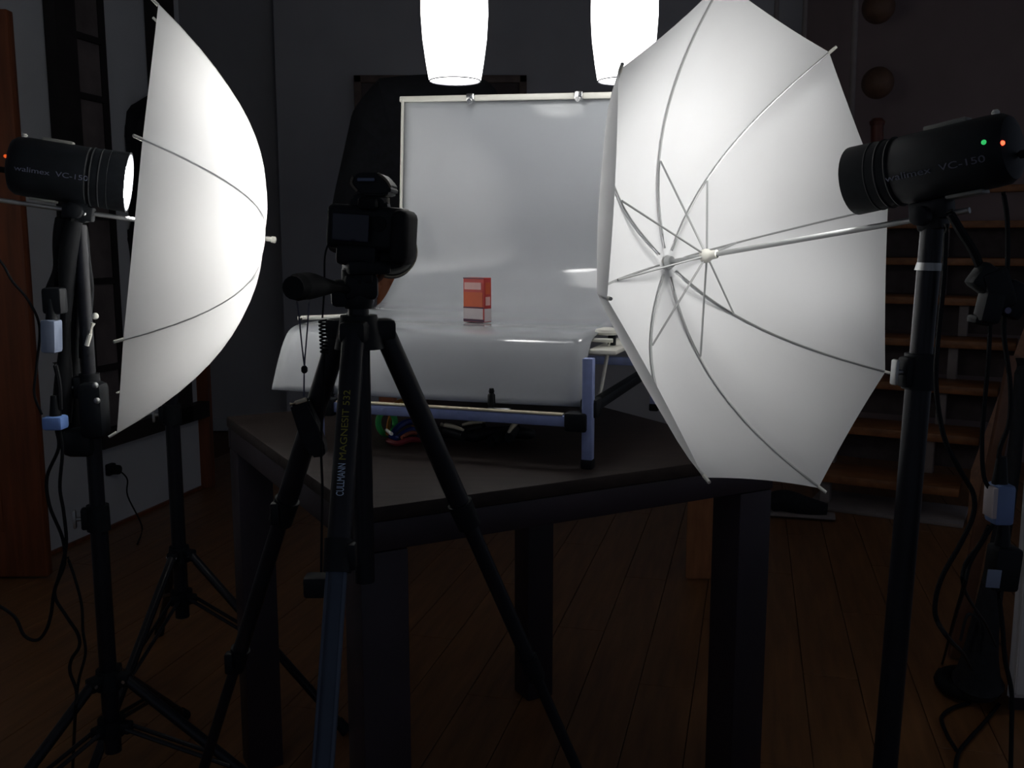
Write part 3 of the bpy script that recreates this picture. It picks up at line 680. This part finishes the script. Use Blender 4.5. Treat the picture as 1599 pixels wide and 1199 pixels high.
for k, (A, rr_) in enumerate(legs):
    d = V((cos(R(A)), sin(R(A)), 0)); n_ = V((-d.y, d.x, 0)); p0 = AP+d*.031+V((0, 0, -.008)); f0 = V((fxx, fyy, .008))+d*rr_
    ld = (f0-p0).normalized(); L = (f0-p0).length
    b = N(); box(b, AP+d*.023+V((0, 0, -.006)), (.040, .032, .026), Matrix.Rotation(R(A), 3, 'Z'), bev=.006); obj('leg_joint', b, black, TP)
    q1_ = leg_at(p0, ld, (805, 800, 870)[k]); q2_ = leg_at(p0, ld, (1045, 1030, 1500)[k])
    b = N(); cyl(b, p0, q1_, .0135, .0135, n=16); lg = obj('leg', b, blackm, TP)
    b = N(); cyl(b, q1_-ld*.008, q2_, .0105, n=16); obj('middle_section', b, blackm if k < 2 else mat('grey_blue_tube', (.03, .045, .075), .35, .3, noise=.1), lg)
    if k == 2:
        for s in (-1, 1):
            b = N(); cyl(b, q1_+n_*.0085*s+V((0, -.004, 0)), q2_+n_*.0085*s+V((0, -.004, 0)), .0035, n=8); obj('groove_rail', b, mat('dull_blue_tube', (.06, .08, .12), .4, .3, noise=.1), lg)
    b = N(); cyl(b, q2_-ld*.008, f0, .0078, n=14); obj('lower_section', b, blackm, lg)
    for q, r3 in ((q1_, .0165), (q2_, .0135)):
        b = N(); cyl(b, q-ld*.02, q+ld*.016, r3, r3-.001, n=16); box(b, q+n_*.014-ld*.002, (.012, .016, .03), bev=.003); obj('leg_lock', b, black, lg)
    b = N(); cyl(b, f0-ld*.03, f0, .011, .014, n=14); obj('foot', b, rubber, lg)
    lb.append((p0, ld, L, n_, lg, d))
# lettering on the leg facing the camera
p0, ld, L, n_, lg, d = lb[2]
nrm = (V((0, -1, .1))-ld*V((0, -1, .1)).dot(ld)).normalized()
def on_leg(py):
    # leg point at pixel row py
    best = min((abs((600-F*((p0+ld*s).y*sin(PITCH)+((p0+ld*s).z-H)*cos(PITCH))/((p0+ld*s).y*cos(PITCH)-((p0+ld*s).z-H)*sin(PITCH)))-py), s) for s in [i*.002 for i in range(500)])
    return p0+ld*best[1]
xn = (-ld).cross(nrm)
text('white_lettering', 'CULLMANN', on_leg(752)+nrm*.0135, -ld, nrm.cross(-ld), .012, textw, lg, length=(on_leg(776)-on_leg(729)).length, push=.0006)
text('yellow_lettering', 'MAGNESIT 532', on_leg(668)+nrm*.0135, -ld, nrm.cross(-ld), .011, texty, lg, length=(on_leg(721)-on_leg(615)).length, push=.0006)

# pan head
hz = AP+V((0, 0, .050))
b = N(); spin(b, hz-V((0, 0, .01)), V((0, 0, 1)), [(0, .014), (.01, .019), (.026, .019), (.03, .014)], n=22)
box(b, U(563, 448, 1.15), (.040, .036, .030), Matrix.Rotation(R(15), 3, 'Z'), bev=.006); hd = obj('pan_head', b, black, TP)
b = N(); box(b, U(572, 418, 1.15), (.050, .048, .016), Matrix.Rotation(R(20), 3, 'Z'), bev=.004); box(b, U(566, 432, 1.15), (.030, .034, .018), bev=.004); obj('quick_plate', b, black, hd)
b = N(); box(b, U(535, 458, 1.15), (.024, .03, .032), bev=.006); obj('tilt_block', b, black, hd)
b = N(); P = [U(548, 455, 1.14), U(528, 449, 1.11), U(505, 448, 1.08), U(480, 447, 1.04), U(458, 450, 1.01)]
tube(b, P, .0125, n=16, sub=6, rfun=lambda t: .42 if t < .25 else (.42+.75*min(1, (t-.25)/.45) if t < .93 else 1.0)); obj('pan_handle', b, rubber, TP)

# camera body
CM = thing('dslr_camera', U(580, 400, 1.15), 'black digital camera on the tripod, seen from behind, with a radio trigger on top', 'camera')
Yc = 1.15; rc = Matrix.Rotation(R(-8), 3, 'Z') @ Matrix.Rotation(R(4), 3, 'Y')
b = N(); box(b, U(577, 357, Yc), (.094, .042, .052), rc, bev=.008, seg=3); body = obj('body', b, black, CM)
b = N(); box(b, U(631, 372, Yc-.01), (.022, .058, .064), rc, bev=.010, seg=3); obj('grip', b, rubber, body)
b = N(); prism(b, [U(543, 330, Yc-.012), U(549, 308, Yc-.012), U(562, 300, Yc-.012), U(590, 301, Yc-.012), U(603, 312, Yc-.012), U(607, 332, Yc-.012)], V((0, .035, 0))); bmesh.ops.bevel(b, geom=b.edges[:], offset=.003, segments=2, affect='EDGES'); obj('prism_hump', b, black, body)
b = N(); box(b, U(548, 356, Yc-.028), (.044, .004, .032), rc, bev=.0015); obj('screen', b, glassd, body)
b = N(); box(b, U(575, 318, Yc-.022), (.022, .014, .014), rc, bev=.004); obj('viewfinder', b, rubber, body)
b = N(); spin(b, U(592, 350, Yc-.022), V((0, -1, 0)), [(0, .009), (.004, .009), (.005, .004)], n=20); obj('control_pad', b, rubber, body)
b = N(); spin(b, U(597, 318, Yc-.002), V((0, 0, 1)), [(0, .009), (.006, .009), (.007, .007)], n=20); obj('mode_dial', b, mat('worn_grey_dial', (.13, .11, .09), .5, noise=.3, scale=200), body)
lc = U(611, 384, Yc+.01); la = V((-.12, 1.0, -.16)).normalized()
b = N(); spin(b, lc-la*.01, la, [(0, .029), (.01, .0305), (.04, .0305), (.045, .028), (.065, .028), (.07, .030), (.09, .030), (.091, .027)], n=36); obj('lens', b, black, CM)
b = N(); torus(b, lc+la*.045, la, .0315, .0012, 36, 6); obj('lens_ring', b, cream, CM)
b = N(); box(b, U(563, 398, Yc), (.050, .040, .026), rc, bev=.006); obj('battery_base', b, black, body)
tr_ = thing('radio_trigger', U(580, 306, Yc), 'black radio trigger on top of the camera, with a grey display edge', 'trigger')
b = N(); prism(b, [U(549, 287, Yc-.02), U(553, 273, Yc-.02), U(564, 269, Yc-.02), U(592, 270, Yc-.02), U(603, 280, Yc-.02), U(611, 292, Yc-.02), U(609, 303, Yc-.02), U(597, 306, Yc-.02), U(566, 305, Yc-.02), U(556, 297, Yc-.02)], V((.004, .045, 0))); bmesh.ops.bevel(b, geom=b.edges[:], offset=.0025, segments=2, affect='EDGES'); obj('case', b, black, tr_)
b = N(); box(b, U(572, 281, Yc-.023), (.020, .004, .004), bev=.001); obj('display', b, mat('blue_grey_display', (.10, .13, .22), .3, noise=.1), tr_)
b = N(); tube(b, [U(591, 271, Yc-.02), U(603, 281, Yc-.02), U(611, 293, Yc-.02)], .0016, n=6); tube(b, [U(552, 275, Yc-.02), U(549, 287, Yc-.02), U(558, 299, Yc-.02)], .0016, n=6); obj('edge_trim', b, mat('worn_grey_edge', (.14, .12, .09), .5, noise=.2), tr_)
b = N(); box(b, U(578, 309, Yc), (.016, .016, .008), bev=.002); obj('shoe_foot', b, chrome, tr_)
# straps and release cords below the camera
b = N(); tube(b, [U(560, 428, 1.16), U(555, 440, 1.15), U(572, 446, 1.14), U(592, 436, 1.15), U(600, 420, 1.16)], .004, n=8, flat=.4); obj('wrist_strap', b, mat('brown_leather', (.17, .07, .04), .6, noise=.2), CM)

sync = thing('sync_cable', U(505, 480, 1.12), 'thin black coiled sync cable hanging from the camera down to the small box', 'cable')
b = N(); tube(b, [U(516, 375, 1.13), U(508, 400, 1.12), U(507, 450, 1.12), U(504, 497, 1.12)], .0012, n=6); obj('upper_lead', b, rubber, sync)
b = N(); P = []
for i in range(73):
    t = i/72; q = U(504+3*t, 500+52*t, 1.12); P.append(q+V((.0042*cos(i*pi/4), .0042*sin(i*pi/4), 0)))
tube(b, P, .0012, n=5, sub=2); obj('coil', b, rubber, sync)
b = N(); tube(b, [U(507, 552, 1.12), U(505, 620, 1.13), U(502, 700, 1.12), U(504, 760, 1.12), U(503, 830, 1.12), U(502, 895, 1.12)], .0016, n=6); obj('lower_lead', b, rubber, sync)
b = N(); box(b, U(505, 914, 1.11), (.044, .026, .026), bev=.004); rx = tag(obj('receiver_box', b, black), 'small black receiver box hanging on a cable beside the front tripod leg', 'receiver')
wc = thing('wrist_cord', U(476, 560, 1.05), 'thin grey cord loop with a slider hanging from the pan handle', 'cord')
b = N(); tube(b, [U(464, 466, 1.03), U(468, 500, 1.04), U(472, 540, 1.04), U(476, 572, 1.04)], .0009, n=5); tube(b, [U(484, 465, 1.05), U(480, 520, 1.04), U(476, 572, 1.04), U(475, 620, 1.04)], .0009, n=5); obj('loop', b, mat('grey_cord', (.10, .10, .14), .7, noise=.1), wc)
b = N(); spin(b, U(476, 583, 1.04), V((0, 0, 1)), [(0, .002), (.002, .0035), (.006, .0035), (.008, .002)], n=10); obj('slider', b, rubber, wc)
# flat black meter clipped to the left tripod leg
mt = thing('clip_pouch', U(482, 700, 1.16), 'flat black pouch with a pale top edge, hung on the left tripod leg', 'pouch')
b = N(); Yp = 1.16
prism(b, [U(452, 634, Yp), U(480, 624, Yp), U(494, 660, Yp), U(508, 700, Yp), U(507, 714, Yp), U(486, 716, Yp), U(470, 690, Yp)], V((0, .022, 0))); bmesh.ops.bevel(b, geom=b.edges[:], offset=.003, segments=2, affect='EDGES'); obj('case', b, blackf, mt)
b = N(); tube(b, [U(454, 632, Yp), U(479, 624, Yp)], .0026, n=8, sub=3); obj('top_edge', b, cream, mt)

# ================================================================== CABLES AND ADAPTERS
def cable(P, r, label, name='cable', m=rubber):
    b = N(); tube(b, P, r, n=7); return tag(obj(name, b, m), label, 'cable')
YL = 1.62
cable([U(-20, 385, YL), U(4, 412, YL), U(20, 440, YL), U(45, 470, YL), U(62, 510, YL), U(58, 570, YL), U(54, 615, YL), U(66, 648, YL)], .0022, 'thin black cable curving past the wooden door to the lower pale adapter')
cable([U(86, 566, YL), U(93, 600, YL), U(95, 640, YL)], .004, 'short black cable between the two pale adapters on the left stand')
cable([U(88, 668, YL), U(92, 700, YL), U(74, 745, YL), U(78, 790, YL), U(98, 840, YL), U(101, 880, YL), U(86, 920, YL), U(80, 960, YL), U(72, 985, YL), U(58, 1000, YL), U(38, 992, YL), U(22, 962, YL), U(-20, 935, YL)], .0030, 'black cable hanging from the left adapter and looping off to the left')
cable([U(93, 668, YL), U(98, 705, YL), U(94, 760, YL), U(100, 800, YL), U(104, 850, YL), U(94, 895, YL), U(86, 930, YL), U(104, 962, YL), U(122, 990, YL), U(124, 1010, YL), U(112, 1030, YL), U(110, 1050, YL), U(120, 1080, YL), U(118, 1115, YL), G(114, 1199, .006)], .0030, 'black cable twisting down beside the left pole to the floor')
cable([U(106, 870, YL), U(118, 905, YL), U(128, 945, YL), U(130, 985, YL), U(134, 1020, YL), U(124, 1060, YL), U(119, 1095, YL)], .0025, 'thin black cable curving closest to the left pole')
def adapter(px, py, w, h, Y, m, label, tilt=0, capm=None):
    t = thing('power_adapter', U(px, py, Y), label, 'adapter')
    s = Y/F*1.0; b = N(); box(b, U(px, py, Y), (w*s, .032, h*s), Matrix.Rotation(R(tilt), 3, 'Y'), bev=.005); obj('case', b, m, t)
    b = N(); c = U(px, py-h/2-4, Y); cyl(b, c-V((0, 0, .006)), c+V((0, 0, .03)), .010, .006, n=12); obj('plug', b, capm or black, t)
    return t
adapter(81, 525, 24, 52, YL, bluew, 'pale blue-grey adapter hanging left of the left pole, the upper one', 3)
adapter(87, 660, 32, 22, YL, mat('blue_plastic', (.20, .36, .80), .45, noise=.1), 'short bright blue adapter below the upper pale one, on the left')
# black sleeve of gathered cables along the left pole
gb = thing('cable_bundle', U(100, 420, 1.66), 'thick bundle of black cables tied along the left pole under the flash head', 'cable')
for k, (P, r) in enumerate((([(118, 335), (108, 400), (104, 470), (102, 540), (100, 600), (98, 660)], .016), ([(100, 330), (94, 400), (86, 440), (80, 480)], .014), ([(128, 345), (132, 400), (142, 450), (136, 500), (132, 560)], .010), ([(108, 340), (118, 430), (116, 520), (112, 600), (112, 700)], .018))):
    b = N(); tube(b, [U(x, y, pL.y-.01+.01*k) for x, y in P], r, n=10, rfun=lambda t: .8+.25*sin(t*9)); obj('strand', b, rubber, gb)
b = N(); box(b, U(86, 470, YL+.01), (.034, .03, .045), bev=.006); obj('inline_block', b, black, gb)

YR = 1.20
cable([U(1482, 330, YR), U(1500, 360, YR), U(1520, 392, YR), U(1532, 420, YR)], .0055, 'thick black cable from the right flash head to the dark plug cluster')
cable([U(1567, 300, YR), U(1573, 340, YR), U(1574, 400, YR), U(1572, 460, YR), U(1568, 520, YR), U(1578, 600, YR), U(1576, 660, YR), U(1562, 700, YR), U(1560, 735, YR)], .0030, 'black cable dropping from the rear of the right flash head to the blue adapter')
cable([U(1478, 350, YR), U(1474, 440, YR), U(1466, 520, YR), U(1462, 600, YR), U(1474, 680, YR), U(1500, 735, YR), U(1520, 770, YR), U(1520, 805, YR), U(1500, 850, YR), U(1472, 900, YR), U(1461, 940, YR), U(1464, 970, YR), U(1484, 1000, YR), U(1505, 1022, 1.6), U(1518, 1046, 2.05)], .0032, 'long black cable hanging in a wide curve right of the right pole')
cable([U(1547, 490, YR), U(1544, 560, YR), U(1537, 640, YR), U(1534, 690, YR), U(1537, 745, YR), U(1552, 775, YR), U(1554, 810, YR), U(1538, 840, YR), U(1515, 880, YR), U(1505, 920, YR), U(1490, 970, 1.5), G(1472, 1036, .01), G(1466, 1046, .006)], .0028, 'black cable passing in front of the blue adapter and falling left')
cable([U(1545, 820, YR), U(1530, 850, YR), U(1508, 880, YR), U(1504, 910, YR), U(1516, 940, 1.4), U(1540, 975, 1.8), U(1556, 1010, 2.05)], .0025, 'thin black cable looping under the blue adapter')
cable([U(1560, 925, YR), U(1566, 980, YR), U(1570, 1030, YR), U(1580, 1080, YR), U(1580, 1140, YR), U(1578, 1230, YR)], .0030, 'black cable hanging in front of the white wall at the right edge')
zf = .006
cable([G(1560, 1100, zf), G(1536, 1130, zf), G(1513, 1155, zf), G(1495, 1182, zf), G(1492, 1240, zf)], .0045, 'black floor cable running from the wall toward the camera')
cable([G(1515, 1098, zf), G(1490, 1105, zf), G(1471, 1120, zf), G(1478, 1145, zf), G(1494, 1172, zf+.006)], .0045, 'black floor cable with a sharp bend, left of the other floor cable')
pcg = thing('plug_cluster', U(1550, 450, YR), 'dark cluster of plugs and sockets hanging right of the right pole', 'plugs')
for x, y, w, h, t_ in ((1537, 435, .030, .034, 35), (1556, 452, .034, .050, -20), (1580, 468, .034, .045, 25), (1545, 480, .026, .040, 10), (1530, 500, .024, .012, 10)):
    b = N(); box(b, U(x, y, YR+random.uniform(-.01, .01)), (w, .028, h), Matrix.Rotation(R(t_), 3, 'Y'), bev=.006); obj('plug', b, black, pcg)
b = N(); spin(b, U(1573, 485, YR-.018), V((0, -1, 0)), [(0, .004), (.003, .004)], n=10); obj('pin', b, mat('violet_grey_metal', (.12, .12, .22), .4, noise=.1), pcg)
ad = adapter(1562, 786, 32, 66, YR, mat('pale_lilac_blue_plastic', (.16, .24, .46), .5, noise=.1), 'tall pale blue adapter hanging in front of the stairs on the right', 0)
b = N(); box(b, U(1547, 783, YR-.004), (.006, .026, .040), bev=.001); obj('side_label', b, whitec, ad)
a2 = adapter(1566, 886, 44, 72, YR, black, 'large black adapter with a white label hanging by the right wall', 4)
b = N(); box(b, U(1552, 904, YR-.0165), (.018, .002, .024), Matrix.Rotation(R(4), 3, 'Y'), bev=.0005); obj('label', b, bluew, a2)

# bag and board leaning at the right
bg = thing('equipment_bag', G(1530, 1085, 0), 'tall black equipment bag slumped on the floor against the right wall', 'bag')
yb = G(1530, 1085, 0).y-.02
b = N(); cb = [U(1596, 560, yb-.02), U(1586, 700, yb-.05), U(1560, 860, yb-.05), U(1538, 980, yb-.05), U(1529, 1045, yb-.04), U(1527, 1078, yb-.03)]
tube(b, cb, .07, n=16, rfun=lambda t: .22+.83*t*t if t < .9 else .95-.25*(t-.9)*10, flat=.85); obj('body', b, blackf, bg)
b = N(); torus(b, G(1527, 1082, .03)+V((0, .05, 0)), V((0, 0, 1)), .058, .020, 28, 10); obj('base_ring', b, rubber, bg)
b = N(); tube(b, [U(1500, 1000, yb-.07), U(1512, 960, yb-.08), U(1530, 975, yb-.08), U(1528, 1020, yb-.08)], .006, n=6, flat=.4); obj('handle', b, blackf, bg)
f0 = G(1492, 1030, 0); t0 = U(1586, 560, 2.46)
b = N(); d = (t0-f0); L = d.length; zax = d.normalized(); xax = V((1, 0, 0)); xax = (xax-zax*xax.dot(zax)).normalized(); yax = zax.cross(xax)
box(b, (f0+t0)/2+V((0, 0, .006)), (.038, .018, L), Matrix((xax, yax, zax)).transposed(), bev=.003)
tag(obj('wooden_board', b, mat('dark_board_wood', (.16, .075, .045), .6, noise=.2)), 'narrow brown wooden board leaning back between the stairs and the black bag', 'board')
